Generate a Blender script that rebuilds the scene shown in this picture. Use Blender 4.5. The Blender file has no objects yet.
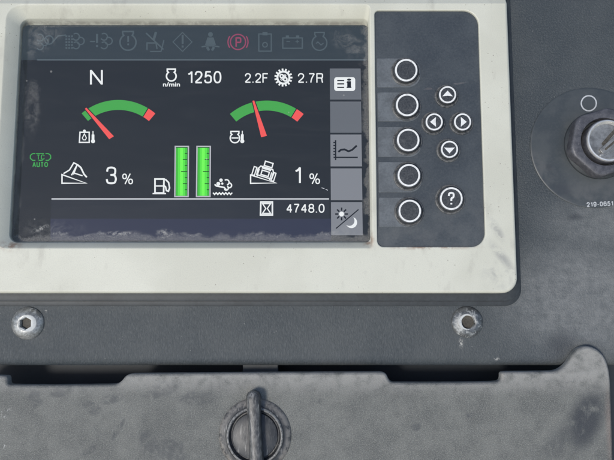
import bpy, bmesh, math, random
from mathutils import Vector, Matrix
random.seed(7)
R = math.radians
U = 0.00046                      # metres per panel unit (one unit = one photo pixel on the dash at frame centre)
F = 640.0                        # focal length and viewing distance in the same units
TH = R(6.5)                      # the dash leans this much to the line of sight
EXPO = 0.52                      # view exposure; display emission is set for it
PANEL_EL = 60.0                  # elevation of the dash's normal above the horizon
scene = bpy.context.scene
COL = scene.collection
CT, ST = math.cos(TH), math.sin(TH)
CAM = Vector((0, -F*ST, F*CT))

def B(px, py, z=0.0):
    """point of the photo on the level z above the dash -> dash coordinates"""
    u, v = (px-307)/F, -(py-230)/F
    d = Vector((u, v*CT+ST, v*ST-CT))
    t = (z-CAM.z)/d.z
    return Vector((t*u, CAM.y+t*d.y))

TOP = []                         # every top-level object, turned into place at the end

def lin(c):
    return tuple(((x/255)/12.92 if x <= 10 else ((x/255+0.055)/1.055)**2.4) for x in c)

# ------------------------------------------------------------------ materials
class NT:
    def __init__(s, name):
        s.m = bpy.data.materials.new(name); s.m.use_nodes = True
        s.t = s.m.node_tree; s.n = s.t.nodes; s.n.clear()
        s.out = s.n.new('ShaderNodeOutputMaterial')
        a = s.n.new('ShaderNodeAttribute'); a.attribute_name = 'pp'; s.pp = a.outputs['Vector']
        sp = s.n.new('ShaderNodeSeparateXYZ'); s.t.links.new(s.pp, sp.inputs[0])
        s.X, s.Y, s.Z = sp.outputs
    def set(s, inp, v):
        if hasattr(v, 'is_output'): s.t.links.new(v, inp)
        elif isinstance(v, (tuple, list)):
            inp.default_value = tuple(v)+((1,) if len(v) == 3 and len(inp.default_value) == 4 else ())
        else: inp.default_value = v
    def math(s, op, a, b=0.0, c=None, clamp=False):
        n = s.n.new('ShaderNodeMath'); n.operation = op; n.use_clamp = clamp
        s.set(n.inputs[0], a); s.set(n.inputs[1], b)
        if c is not None: s.set(n.inputs[2], c)
        return n.outputs[0]
    def add(s, a, b): return s.math('ADD', a, b)
    def sub(s, a, b): return s.math('SUBTRACT', a, b)
    def mul(s, a, b): return s.math('MULTIPLY', a, b)
    def mx(s, a, b): return s.math('MAXIMUM', a, b)
    def vec(s, sc, off=(0, 0, 0)):
        n = s.n.new('ShaderNodeMapping'); s.set(n.inputs['Vector'], s.pp)
        n.inputs['Scale'].default_value = sc; n.inputs['Location'].default_value = off
        return n.outputs[0]
    def noise(s, scale=(1, 1, 1), detail=4, rough=0.55, off=(0, 0, 0), dist=0.0):
        if not isinstance(scale, tuple): scale = (scale,)*3
        n = s.n.new('ShaderNodeTexNoise'); n.inputs['Scale'].default_value = 1
        n.inputs['Detail'].default_value = detail; n.inputs['Roughness'].default_value = rough
        n.inputs['Distortion'].default_value = dist
        s.set(n.inputs['Vector'], s.vec(scale, off)); return n.outputs['Fac']
    def voro(s, scale, off=(0, 0, 0)):
        if not isinstance(scale, tuple): scale = (scale,)*3
        n = s.n.new('ShaderNodeTexVoronoi'); n.inputs['Scale'].default_value = 1
        s.set(n.inputs['Vector'], s.vec(scale, off)); return n.outputs['Distance']
    def ss(s, v, a, b, lo=0.0, hi=1.0):
        n = s.n.new('ShaderNodeMapRange'); n.interpolation_type = 'SMOOTHSTEP'
        s.set(n.inputs[0], v); s.set(n.inputs[1], a); s.set(n.inputs[2], b); s.set(n.inputs[3], lo); s.set(n.inputs[4], hi)
        return n.outputs[0]
    def blob(s, px, py, rx, ry, z=0.0, rot=0.0, soft=1.0):
        """1 in the middle, 0 outside an ellipse at the photo point"""
        c = B(px, py, z); a = R(rot); ca, sa = math.cos(a), math.sin(a)
        dx, dy = s.sub(s.X, c.x), s.sub(s.Y, c.y)
        e1 = s.mul(s.add(s.mul(dx, ca), s.mul(dy, sa)), 1/rx)
        e2 = s.mul(s.sub(s.mul(dy, ca), s.mul(dx, sa)), 1/ry)
        d = s.math('SQRT', s.add(s.mul(e1, e1), s.mul(e2, e2)))
        return s.ss(d, 1.0, 1.0-soft)
    def mix(s, f, a, b):
        n = s.n.new('ShaderNodeMix'); n.data_type = 'RGBA'
        s.set(n.inputs[0], f); s.set(n.inputs[6], a); s.set(n.inputs[7], b); return n.outputs[2]
    def bump(s, h, strength=0.3, dist=1.0, prev=None):
        n = s.n.new('ShaderNodeBump'); n.inputs['Strength'].default_value = strength
        n.inputs['Distance'].default_value = dist*U
        s.set(n.inputs['Height'], h)
        if prev is not None: s.t.links.new(prev, n.inputs['Normal'])
        return n.outputs[0]
    def pbr(s, col, rough=0.6, metal=0.0, normal=None, spec=0.5, coat=0.0):
        p = s.n.new('ShaderNodeBsdfPrincipled')
        s.set(p.inputs['Base Color'], col); s.set(p.inputs['Roughness'], rough); s.set(p.inputs['Metallic'], metal)
        s.set(p.inputs['Specular IOR Level'], spec); s.set(p.inputs['Coat Weight'], coat)
        if normal is not None: s.t.links.new(normal, p.inputs['Normal'])
        return p.outputs[0]
    def done(s, shader):
        s.t.links.new(shader, s.out.inputs['Surface']); return s.m

def emit(name, srgb):
    k = NT(name); e = k.n.new('ShaderNodeEmission')
    e.inputs['Color'].default_value = lin(srgb)+(1,); e.inputs['Strength'].default_value = 2**-EXPO
    return k.done(e.outputs[0])

def mat_bezel():
    k = NT('silver_paint')
    base = k.mix(k.ss(k.noise(0.012, 3), 0.35, 0.68), (0.580, 0.572, 0.475), (0.648, 0.640, 0.538))
    fine = k.noise(0.9, 3, 0.7)
    base = k.mix(k.mul(k.ss(fine, 0.42, 0.75), 0.24), base, (0.42, 0.41, 0.37))
    # dark specks of dirt and brownish grime
    vs = k.voro(0.19); gate = k.ss(k.noise(0.03, 3, 0.6, (9, 4, 0)), 0.46, 0.62)
    sp = k.mul(k.ss(vs, 0.12, 0.05), gate)
    base = k.mix(k.mul(sp, 0.75), base, (0.17, 0.14, 0.10))
    st = k.ss(k.noise((0.05, 0.02, 0.05), 5, 0.62, (3, 7, 1)), 0.56, 0.74)
    base = k.mix(k.mul(st, 0.36), base, (0.36, 0.34, 0.29))
    # rubbed smudges across the lower right corner
    nz = k.noise((0.10, 0.10, 0.1), 4, 0.6, (1, 1, 5), 0.6)
    sm = k.mul(k.blob(503, 258, 28, 7, 21, -52), k.ss(nz, 0.30, 0.55))
    sm2 = k.mul(k.blob(497, 230, 20, 6, 21, -60), k.ss(nz, 0.35, 0.62))
    sm3 = k.mul(k.blob(500, 275, 24, 20, 21, 0), k.ss(nz, 0.40, 0.7))
    base = k.mix(k.mul(k.mx(k.mx(sm, sm2), k.mul(sm3, .8)), 0.60), base, (0.24, 0.24, 0.24))
    # rusty grime collecting along the screen's and keypad's lower edges
    rg = k.mul(k.blob(430, 247, 60, 4, 21), k.ss(k.noise(0.12, 4, 0.6, (4, 4, 4)), 0.42, 0.62))
    rg2 = k.mul(k.mx(k.blob(369, 240, 8, 12, 18), k.blob(10, 246, 16, 8, 18)), k.ss(k.noise(0.15, 4, 0.6), 0.38, 0.62))
    base = k.mix(k.mul(k.mx(rg, rg2), 0.9), base, (0.30, 0.19, 0.13))
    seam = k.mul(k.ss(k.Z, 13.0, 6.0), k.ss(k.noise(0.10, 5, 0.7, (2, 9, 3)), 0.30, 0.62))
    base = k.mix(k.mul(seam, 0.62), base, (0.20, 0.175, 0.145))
    b = k.bump(fine, 0.16, 0.6)
    return k.done(k.pbr(base, k.ss(fine, 0.2, 0.8, 0.42, 0.56), 0.0, b, 0.45))

def mat_dash():
    k = NT('dash_plastic')
    # moulded grain: long vertical hair lines under the monitor, finer and rounder elsewhere
    c = B(250, 335)
    zone = k.mul(k.ss(k.Y, c.y+38, c.y+18), k.ss(k.X, 230, 90))
    g1 = k.noise((0.85, 0.24, 0.3), 5, 0.68, (0, 0, 0), 0.9)
    g2 = k.noise(0.55, 3, 0.6)
    grain = k.add(k.mul(g1, zone), k.mul(g2, k.sub(1.0, zone)))
    cells = k.voro((0.62, 0.34, 0.4)); cells2 = k.voro(0.75)
    pebble = k.add(k.mul(cells, zone), k.mul(cells2, k.sub(1.0, zone)))
    dust = k.ss(k.noise(0.011, 5, 0.6, (5, 2, 0)), 0.36, 0.70)
    base = k.mix(dust, (0.047, 0.056, 0.061), (0.070, 0.078, 0.080))
    base = k.mix(k.mul(k.ss(grain, 0.44, 0.68), k.add(0.26, k.mul(zone, 0.10))), base, (0.130, 0.140, 0.142))
    # paler dusty area at right below the monitor, with wiped arcs
    ar = k.mx(k.blob(585, 300, 120, 85, 0, 0, .75), k.mul(k.blob(600, 225, 90, 50), .8))
    w = k.noise((0.05, 0.34, 0.1), 4, 0.6, (0, 0, 2), 0.9)
    dn = k.add(0.45, k.mul(k.ss(k.noise(0.09, 6, 0.75, (1, 8, 0)), 0.30, 0.70), 0.55))
    base = k.mix(k.mul(ar, k.add(k.mul(dn, 0.42), k.mul(k.ss(w, 0.48, 0.66), 0.07))), base, (0.360, 0.360, 0.345))
    # pale specks of dust
    v = k.voro(0.16, (3, 3, 3)); gate = k.ss(k.noise(0.05, 2, 0.5, (7, 1, 0)), 0.50, 0.66)
    base = k.mix(k.mul(k.mul(k.ss(v, 0.10, 0.03), gate), 0.55), base, (0.36, 0.36, 0.33))
    # chalky crumbs below the right screw
    cr = k.mul(k.mx(k.blob(461, 343, 3, 7), k.mx(k.blob(497, 359, 4, 2), k.blob(46, 311, 2, 1.6))), k.ss(k.noise(0.6, 2), 0.42, 0.55))
    base = k.mix(k.mul(cr, 0.9), base, (0.45, 0.44, 0.40))
    sm = k.mul(k.mx(k.blob(575, 217, 14, 6), k.blob(560, 345, 26, 20, 0, 40)), 0.75)
    base = k.mix(sm, base, (0.045, 0.050, 0.056))
    b = k.bump(grain, 0.45, 1.3); b = k.bump(pebble, 0.28, 0.8, b)
    b = k.bump(k.noise(1.4, 2, 0.6), 0.12, 0.5, b)
    return k.done(k.pbr(base, 0.55, 0.0, b, 0.4))

def mat_cover():
    k = NT('dusty_grey_plastic')
    fine = k.noise((0.75, 1.30, 0.8), 4, 0.70)
    med = k.noise(0.035, 6, 0.7, (2, 5, 0))
    base = k.mix(k.ss(med, 0.34, 0.66), (0.110, 0.114, 0.107), (0.170, 0.173, 0.158))
    base = k.mix(k.mul(k.ss(fine, 0.44, 0.70), 0.55), base, (0.365, 0.362, 0.330))
    base = k.mix(k.mul(k.ss(fine, 0.46, 0.26), 0.45), base, (0.060, 0.063, 0.066))
    # finger prints and rubbed patches where the dust is gone
    fp = None
    for (x, y, rx, ry, ro) in ((152, 395, 13, 5, 0), (112, 399, 15, 6, 15), (92, 408, 12, 8, -20), (165, 388, 18, 10, 5),
                               (118, 430, 16, 3, 60), (150, 445, 12, 20, 30), (172, 455, 16, 22, 0), (60, 392, 16, 6, 10), (35, 398, 10, 12, 0),
                               (322, 402, 7, 4, -20), (416, 427, 7, 5, 0), (470, 415, 6, 3, 0), (90, 450, 10, 4, 30), (195, 398, 24, 9, 0)):
        q = k.blob(x, y, rx, ry, 10, ro, 0.5); fp = q if fp is None else k.mx(fp, q)
    edge = k.ss(k.noise(0.13, 5, 0.7, (8, 8, 8), 0.7), 0.34, 0.60)
    base = k.mix(k.mul(k.mul(fp, edge), 0.58), base, (0.066, 0.071, 0.077))
    # dark worn smear under the ear on the right
    n2 = k.noise((0.10, 0.05, 0.1), 5, 0.65, (0, 3, 8), 0.4)
    sm = k.mx(k.blob(586, 420, 22, 42, 10, -22, 0.7), k.mul(k.blob(560, 440, 40, 16, 10, 45), 0.6))
    base = k.mix(k.mul(k.mul(sm, k.ss(n2, 0.26, 0.50)), 0.85), base, (0.040, 0.045, 0.054))
    # rounded upper edge's lit band painted into the colour, broken up like dust
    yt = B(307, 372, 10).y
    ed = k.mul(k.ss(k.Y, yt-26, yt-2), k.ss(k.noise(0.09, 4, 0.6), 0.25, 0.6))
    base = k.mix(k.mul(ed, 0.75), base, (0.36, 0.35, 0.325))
    br = k.mul(k.blob(609, 430, 6, 60, 8), 0.35)
    base = k.mix(br, base, (0.26, 0.18, 0.15))
    # white scratches near the left border
    sc = k.mul(k.mx(k.blob(5, 413, 8, 6, 10, 40), k.blob(3, 446, 5, 3, 10)), k.ss(k.noise(0.35, 3, 0.6, (1, 2, 3), 1.0), 0.56, 0.62))
    base = k.mix(k.mul(sc, 0.8), base, (0.6, 0.6, 0.57))
    b = k.bump(fine, 0.50, 1.0); b = k.bump(k.voro((0.8, 1.1, 0.8)), 0.25, 0.7, b)
    return k.done(k.pbr(base, 0.62, 0.0, b, 0.4))

def mat_keypad():
    k = NT('keypad_membrane')
    fine = k.noise(0.55, 4, 0.7)
    base = k.mix(k.ss(k.noise(0.02, 4, 0.6), 0.35, 0.7), (0.042, 0.052, 0.062), (0.066, 0.077, 0.085))
    base = k.mix(k.mul(k.ss(fine, 0.45, 0.75), 0.35), base, (0.105, 0.112, 0.116))
    base = k.mix(k.mul(k.ss(fine, 0.47, 0.28), 0.40), base, (0.022, 0.026, 0.030))
    yb = B(430, 247, 19).y
    low = k.mul(k.ss(k.Y, yb+75, yb+5), k.ss(k.noise(0.06, 5, 0.65, (3, 1, 2)), 0.36, 0.66))
    base = k.mix(k.mul(low, 0.35), base, (0.14, 0.142, 0.140))
    w = k.ss(k.noise((0.06, 0.6, 0.2), 3, 0.6, (2, 2, 6), 1.0), 0.55, 0.62)
    sc = k.mul(k.mx(k.blob(460, 83, 8, 1.4, 19, 6, 0.6), k.mul(k.blob(428, 90, 11, 4, 19, 20), 0.5)), w)
    base = k.mix(k.mul(k.mx(sc, k.mul(k.blob(461, 83, 6, .8, 19, 4), .6)), 0.6), base, (0.36, 0.30, 0.28))
    b = k.bump(fine, 0.18, 0.6)
    return k.done(k.pbr(base, 0.5, 0.0, b, 0.42))

def mat_plain(name, col, rough=0.55, metal=0.0, var=0.25, scale=0.5, spec=0.5, bump=0.12):
    k = NT(name); f = k.noise(scale, 4, 0.65); g = k.noise(scale*0.12, 3, 0.6, (4, 4, 4))
    lo = tuple(c*(1-var) for c in col); hi = tuple(min(1, c*(1+var)) for c in col)
    base = k.mix(k.ss(k.add(k.mul(f, .5), k.mul(g, .5)), 0.36, 0.64), lo, hi)
    return k.done(k.pbr(base, rough, metal, k.bump(f, bump, 0.5), spec))

def mat_screw(name, chalk, px, py, rc, body):
    k = NT(name)
    n = k.noise(0.22, 5, 0.68, (3, 3, 1)); s = k.noise(0.9, 3, 0.7)
    base = k.mix(k.ss(n, 0.38, 0.62), tuple(.55*b for b in body), body)
    base = k.mix(k.mul(k.ss(s, 0.45, 0.65), 0.4), base, (0.20, 0.20, 0.195))
    ch = k.ss(k.noise(0.17, 5, 0.7, (6, 2, 1), 0.6), 0.62-chalk*0.22, 0.74-chalk*0.22)
    ring = k.mul(k.blob(px, py, rc, rc, 6, 0, 0.16), k.ss(k.noise(0.3, 4, 0.7), 0.25, 0.45))
    lft = k.mul(k.blob(px-8, py+3, 7, 10, 3, 0, .6), k.ss(k.noise(0.4, 4, 0.7, (1, 1, 1)), 0.40, 0.58))  # paler left side: chalk, plus the left screw's lit side painted in
    ch = k.mx(k.mul(ch, .55), k.mx(k.mul(ring, 0.92), k.mul(lft, 0.6)))
    base = k.mix(ch, base, (0.62, 0.63, 0.61))
    return k.done(k.pbr(base, k.ss(ch, 0, 1, 0.42, 0.8), k.ss(ch, 0, 1, 0.55, 0.0), k.bump(s, 0.25, 0.8)))

def mat_nut():
    k = NT('worn_black_nut'); f = k.noise(0.16, 6, 0.72, (1, 1, 1))
    base = k.mix(k.ss(f, 0.36, 0.66), (0.066, 0.067, 0.076), (0.118, 0.117, 0.127))
    base = k.mix(k.mul(k.ss(k.noise(0.4, 4, 0.7), 0.58, 0.7), 0.4), base, (0.27, 0.26, 0.25))
    return k.done(k.pbr(base, 0.48, 0.15, k.bump(f, 0.25, 0.8)))

def mat_plate():
    k = NT('switch_label_film'); f = k.noise(0.5, 4, 0.65)
    base = k.mix(k.ss(k.noise(0.03, 4, 0.6), 0.35, 0.65), (0.048, 0.057, 0.062), (0.070, 0.078, 0.080))
    low = k.mul(k.mx(k.blob(590, 195, 60, 26), k.blob(545, 175, 16, 40, 0, 25)), k.ss(k.noise(0.055, 5, 0.65, (2, 0, 4), 0.4), 0.36, 0.62))
    base = k.mix(k.mul(low, 0.45), base, (0.15, 0.148, 0.142))
    base = k.mix(k.mul(k.ss(f, 0.46, 0.7), 0.25), base, (0.10, 0.102, 0.104))
    base = k.mix(k.mul(k.blob(562, 190, 15, 9, 1, -25, .7), .6), base, (0.042, 0.048, 0.055))
    base = k.mix(k.mul(k.blob(549, 168, 4, 7, 1, 20), .5), base, (0.05, 0.052, 0.056))
    return k.done(k.pbr(base, 0.42, 0.0, k.bump(f, 0.12, 0.5)))

def mat_latch():
    k = NT('worn_latch_plastic'); f = k.noise((0.6, 0.16, 0.4), 5, 0.68)
    edge = k.mul(k.mul(k.blob(254.8, 436, 27.2, 27.2, 16, 0, 0.05), k.sub(1.0, k.blob(254.8, 436, 25.6, 25.6, 16, 0, 0.05))), k.ss(k.noise(0.35, 4, 0.7, (2, 2, 2)), 0.30, 0.60))
    base = k.mix(k.ss(k.noise(0.06, 4, 0.6, (5, 5, 5)), 0.36, 0.64), (0.036, 0.038, 0.041), (0.058, 0.060, 0.062))
    base = k.mix(k.mul(k.ss(f, 0.50, 0.72), 0.35), base, (0.20, 0.198, 0.19))
    sc = k.mul(k.ss(k.noise((0.9, 0.05, 0.5), 3, 0.6, (2, 8, 3)), 0.60, 0.66), 0.55)
    base = k.mix(sc, base, (0.42, 0.41, 0.39))
    rim = k.mul(k.mul(k.blob(254.8, 436, 36, 36, 10, 0, 0.01), k.sub(1.0, k.blob(254.8, 436, 31.5, 31.5, 12, 0, 0.12))), k.ss(k.noise(0.16, 5, 0.7, (4, 2, 2)), 0.34, 0.58))
    low = k.ss(k.Z, 18.5, 17.0); edge = k.mul(edge, low); rim = k.mul(rim, low)
    top = k.mul(k.ss(k.Z, 22.0, 27.0), k.ss(f, 0.40, 0.62))
    tip = k.mul(k.blob(252.3, 394, 6, 5, 26), k.ss(f, 0.35, 0.55))
    base = k.mix(k.mul(rim, 0.55), base, (0.34, 0.315, 0.28))
    base = k.mix(k.mul(k.mx(k.mx(edge, k.mul(top, 0.28)), tip), 0.7), base, (0.46, 0.45, 0.42))  # wear on crest, handle top and tip, with their highlights painted in
    return k.done(k.pbr(base, 0.42, 0.0, k.bump(f, 0.25, 0.7)))

def mat_glass(x0, y0, x1, y1):
    """clear pane with the dirt that lies on it"""
    k = NT('dusty_screen_glass')
    tr = k.n.new('ShaderNodeBsdfTransparent'); gl = k.n.new('ShaderNodeBsdfGlossy'); gl.inputs['Roughness'].default_value = 0.10
    fr = k.n.new('ShaderNodeFresnel'); fr.inputs['IOR'].default_value = 1.5
    m1 = k.n.new('ShaderNodeMixShader'); k.set(m1.inputs[0], fr.outputs[0]); k.t.links.new(tr.outputs[0], m1.inputs[1]); k.t.links.new(gl.outputs[0], m1.inputs[2])
    nb = k.noise((0.055, 0.02, 0.05), 5, 0.66)            # long waves of the settled dust's outline
    sp = k.ss(k.noise(1.05, 3, 0.7), 0.28, 0.74)          # speckle
    md = k.ss(k.noise(0.10, 5, 0.62, (4, 1, 7), 0.8), 0.34, 0.72)
    db = k.sub(k.Y, y0); dl = k.sub(k.X, x0); dr = k.sub(x1, k.X); dt = k.sub(y1, k.Y)
    hb = k.add(4.5, k.mul(k.ss(nb, 0.30, 0.72), 8.0))
    m = k.mul(k.ss(db, hb, k.mul(hb, 0.40)), k.add(0.18, k.mul(sp, 0.20)))
    crest = k.mul(k.ss(k.math('ABSOLUTE', k.sub(db, k.mul(hb, 0.74))), 3.4, 0.2), k.ss(k.noise((0.05, 0.05, 0.05), 4, 0.7, (6, 6, 2)), 0.38, 0.60))
    m = k.mx(m, k.mul(crest, k.add(0.20, k.mul(sp, 0.30))))
    peak = k.mul(k.mx(k.blob(163, 232, 12, 5, 10), k.mx(k.blob(38, 228, 14, 4, 10, 20), k.blob(120, 233, 26, 4, 10))), k.ss(k.noise(0.28, 4, 0.7), 0.40, 0.60))
    m = k.mx(m, k.mul(peak, 0.70))
    hl = k.add(1.5, k.mul(k.ss(k.noise((0.05, 0.045, 0.05), 4, 0.6, (0, 9, 1)), 0.32, 0.68), 9.0))
    m = k.mx(m, k.mul(k.ss(dl, hl, k.mul(hl, 0.2)), k.add(0.12, k.mul(sp, 0.16))))
    hr = k.add(1.0, k.mul(k.ss(k.noise((0.05, 0.05, 0.05), 4, 0.6, (5, 2, 1)), 0.34, 0.62), 9.5))
    m = k.mx(m, k.mul(k.ss(dr, hr, k.mul(hr, 0.3)), k.add(0.13, k.mul(sp, 0.18))))
    cor = k.mx(k.mx(k.blob(34, 38, 40, 22, 10, 35, 0.7), k.blob(30, 105, 11, 42, 10, 0, 0.8)), k.mx(k.blob(350, 42, 28, 17, 10, -35, 0.7), k.blob(363, 60, 7, 22, 10)))
    m = k.mx(m, k.mul(k.mul(cor, md), k.add(0.15, k.mul(sp, 0.13))))
    m = k.mx(m, k.mul(k.blob(45, 228, 60, 14, 10), k.mul(md, 0.14)))
    m = k.mx(m, k.mul(k.blob(348, 232, 24, 14, 10), k.mul(md, 0.25)))
    # a wiped film of dust over all of it, and single specks
    film = k.add(0.004, k.mul(k.ss(k.noise((0.012, 0.09, 0.05), 5, 0.65, (3, 3, 3), 1.2), 0.40, 0.75), 0.014))
    m = k.mx(m, film)
    v = k.voro(0.028, (2, 6, 1)); m = k.mx(m, k.mul(k.ss(v, 0.040, 0.024), 0.35))
    df = k.n.new('ShaderNodeBsdfDiffuse'); k.set(df.inputs['Color'], k.mix(sp, (0.36, 0.355, 0.335), (0.52, 0.505, 0.47)))
    m2 = k.n.new('ShaderNodeMixShader'); k.set(m2.inputs[0], m)
    k.t.links.new(m1.outputs[0], m2.inputs[1]); k.t.links.new(df.outputs[0], m2.inputs[2])
    return k.done(m2.outputs[0])

# ------------------------------------------------------------------ mesh helpers
class MB:
    def __init__(s): s.v = []; s.f = []; s.mi = []; s.cur = 0
    def pts(s, ps):
        i = len(s.v); s.v += [tuple(p) for p in ps]; return list(range(i, i+len(ps)))
    def face(s, idx): s.f.append(tuple(idx)); s.mi.append(s.cur)
    def rings(s, loops, closed=True, cap_first=False, cap_last=False):
        ids = [s.pts(l) for l in loops]; n = len(loops[0])
        for a, b in zip(ids, ids[1:]):
            for i in range(n if closed else n-1):
                j = (i+1) % n; s.face((a[i], a[j], b[j], b[i]))
        if cap_first: s.face(list(reversed(ids[0])))
        if cap_last: s.face(ids[-1])
    def fill(s, loops, z):
        bm = bmesh.new(); es = []
        for l in loops:
            vs = [bm.verts.new((p[0], p[1], z)) for p in l]
            for i in range(len(vs)): es.append(bm.edges.new((vs[i], vs[(i+1) % len(vs)])))
        bmesh.ops.triangle_fill(bm, use_beauty=True, edges=es)
        bm.verts.index_update(); base = s.pts([v.co for v in bm.verts])
        for f in bm.faces:
            q = [base[v.index] for v in f.verts]
            if f.normal.z < 0: q.reverse()
            s.face(q)
        bm.free()
    def lathe(s, cx, cy, prof, n=64, cap=True):
        loops = [[(cx+r*math.cos(2*math.pi*i/n), cy+r*math.sin(2*math.pi*i/n), z) for i in range(n)] for r, z in prof]
        s.rings(loops, cap_last=cap)
    def build(s, name, mats, parent=None, origin=(0, 0, 0), smooth=40):
        me = bpy.data.meshes.new(name); o0 = Vector(origin)
        me.from_pydata([tuple((Vector(p)-o0)*U) for p in s.v], [], s.f)
        if not isinstance(mats, (list, tuple)): mats = [mats]
        for m in mats: me.materials.append(m)
        me.polygons.foreach_set('material_index', s.mi)
        at = me.attributes.new('pp', 'FLOAT_VECTOR', 'POINT')
        at.data.foreach_set('vector', [c for p in s.v for c in p])
        me.update()
        if smooth:
            me.polygons.foreach_set('use_smooth', [True]*len(me.polygons)); me.set_sharp_from_angle(angle=R(smooth))
        ob = bpy.data.objects.new(name, me); COL.objects.link(ob)
        if parent is not None: ob.parent = parent
        else:
            ob.location = o0*U; TOP.append(ob)
        return ob

def thing(name, label, cat, origin, group=None):
    o = bpy.data.objects.new(name, None); COL.objects.link(o); o.location = Vector(origin)*U
    o.empty_display_size = 0.01
    o['label'] = label; o['category'] = cat
    if group: o['group'] = group
    TOP.append(o); return o

def rrect(x0, y0, x1, y1, r, n=10):
    """rounded rectangle, r = radius or (top left, top right, bottom right, bottom left)"""
    if not isinstance(r, tuple): r = (r,)*4
    out = []
    for cx, cy, rr, a0 in ((x0, y1, r[0], 180), (x1, y1, r[1], 90), (x1, y0, r[2], 0), (x0, y0, r[3], -90)):
        sx = 1 if cx == x0 else -1; sy = 1 if cy == y0 else -1
        for i in range(n+1):
            a = R(a0-90*i/n); out.append((cx+sx*rr+rr*math.cos(a), cy+sy*rr+rr*math.sin(a)))
    return out
def box_at(pxl, pyt, pxr, pyb, z):
    xm, ym = (pxl+pxr)/2, (pyt+pyb)/2
    return B(pxl, ym, z).x, B(xm, pyb, z).y, B(pxr, ym, z).x, B(xm, pyt, z).y
def grow(b, d): return b[0]-d, b[1]-d, b[2]+d, b[3]+d
def at_z(l, z): return [(p[0], p[1], z) for p in l]
def chaikin(p, it=2, closed=True):
    for _ in range(it):
        q = []; n = len(p)
        for i in range(n):
            a, b = p[i], p[(i+1) % n]
            q += [(a[0]*.75+b[0]*.25, a[1]*.75+b[1]*.25), (a[0]*.25+b[0]*.75, a[1]*.25+b[1]*.75)]
        p = q
    return p
def inset(p, d):
    """move a clockwise or anticlockwise outline inwards by d"""
    n = len(p); ar = sum(p[i][0]*p[(i+1) % n][1]-p[(i+1) % n][0]*p[i][1] for i in range(n)); sg = 1 if ar > 0 else -1
    out = []
    for i in range(n):
        a, b = p[i-1], p[(i+1) % n]; tx, ty = b[0]-a[0], b[1]-a[1]; L = math.hypot(tx, ty) or 1
        out.append((p[i][0]-sg*ty/L*d, p[i][1]+sg*tx/L*d))
    return out
def circ(cx, cy, r, n=40, a0=0, a1=360):
    m = n if a1-a0 == 360 else n+1
    return [(cx+r*math.cos(R(a0+(a1-a0)*i/n)), cy+r*math.sin(R(a0+(a1-a0)*i/n))) for i in range(m)]

# flat marks (display graphics and print) drawn in photo coordinates on the level z
class Mark(MB):
    def __init__(s, z): super().__init__(); s.z = z; s.k = 0
    def _z(s): s.k += 1; return s.z+0.012*s.k
    def poly(s, ps, tri=False):
        z = s._z(); q = [B(x, y, z) for x, y in ps]
        if tri: s.fill([q], z)
        else:
            ids = s.pts([(p.x, p.y, z) for p in q]); s.face(ids if sum(q[i].x*q[(i+1) % len(q)].y-q[(i+1) % len(q)].x*q[i].y for i in range(len(q))) > 0 else ids[::-1])
    def line(s, ps, w, closed=False):
        z = s._z(); n = len(ps); L = []; Rr = []
        for i in range(n):
            p = Vector(ps[i])
            a = Vector(ps[i-1]) if (i > 0 or closed) else None
            b = Vector(ps[(i+1) % n]) if (i < n-1 or closed) else None
            d1 = (p-a).normalized() if a is not None else None; d2 = (b-p).normalized() if b is not None else None
            if d1 is None: d1 = d2
            if d2 is None: d2 = d1
            t = d1+d2; t = t.normalized() if t.length > 1e-6 else d1
            nn = Vector((-t.y, t.x)); c = max(0.45, nn.dot(Vector((-d1.y, d1.x))))
            L.append(p+nn*(w/2/c)); Rr.append(p-nn*(w/2/c))
        a = s.pts([(*B(q.x, q.y, z), z) for q in L]); b = s.pts([(*B(q.x, q.y, z), z) for q in Rr])
        for i in range(n if closed else n-1):
            j = (i+1) % n; s.face((a[i], a[j], b[j], b[i]))
    def circle(s, cx, cy, r, w, a0=0, a1=360, n=40):
        s.line([(cx+r*math.cos(R(a)), cy-r*math.sin(R(a))) for a in [a0+(a1-a0)*i/n for i in range(n if a1-a0 == 360 else n+1)]], w, a1-a0 == 360)
    def disc(s, cx, cy, r, n=28): s.poly([(cx+r*math.cos(2*math.pi*i/n), cy+r*math.sin(2*math.pi*i/n)) for i in range(n)])
    def rect(s, x0, y0, x1, y1): s.poly([(x0, y0), (x0, y1), (x1, y1), (x1, y0)])
    def text(s, t, x0, y0, x1, y1, rot=0.0, bold=0.0, keep=False):
        """lettering fitted to the box x0..x1, y0 (top)..y1 (bottom)"""
        cu = bpy.data.curves.new('t', 'FONT'); cu.body = t; cu.size = 1; cu.resolution_u = 4; cu.offset = bold
        ob = bpy.data.objects.new('t', cu); COL.objects.link(ob)
        dg = bpy.context.evaluated_depsgraph_get(); me = ob.evaluated_get(dg).to_mesh()
        vs = [v.co.copy() for v in me.vertices]; fs = [tuple(p.vertices) for p in me.polygons]
        ax, bx = min(v.x for v in vs), max(v.x for v in vs); ay, by = min(v.y for v in vs), max(v.y for v in vs)
        z = s._z(); cx, cy = (x0+x1)/2, (y0+y1)/2; ca, sa = math.cos(R(rot)), math.sin(R(rot)); P = []
        for v in vs:
            x = x0+(v.x-ax)/(bx-ax)*(x1-x0); y = y1-(v.y-ay)/(by-ay)*(y1-y0)
            dx, dy = x-cx, y-cy
            P.append((*B(cx+dx*ca+dy*sa, cy-dx*sa+dy*ca, z), z))
        ids = s.pts(P)
        for f in fs: s.face([ids[i] for i in f])
        ob.evaluated_get(dg).to_mesh_clear(); bpy.data.objects.remove(ob); bpy.data.curves.remove(cu)

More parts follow.
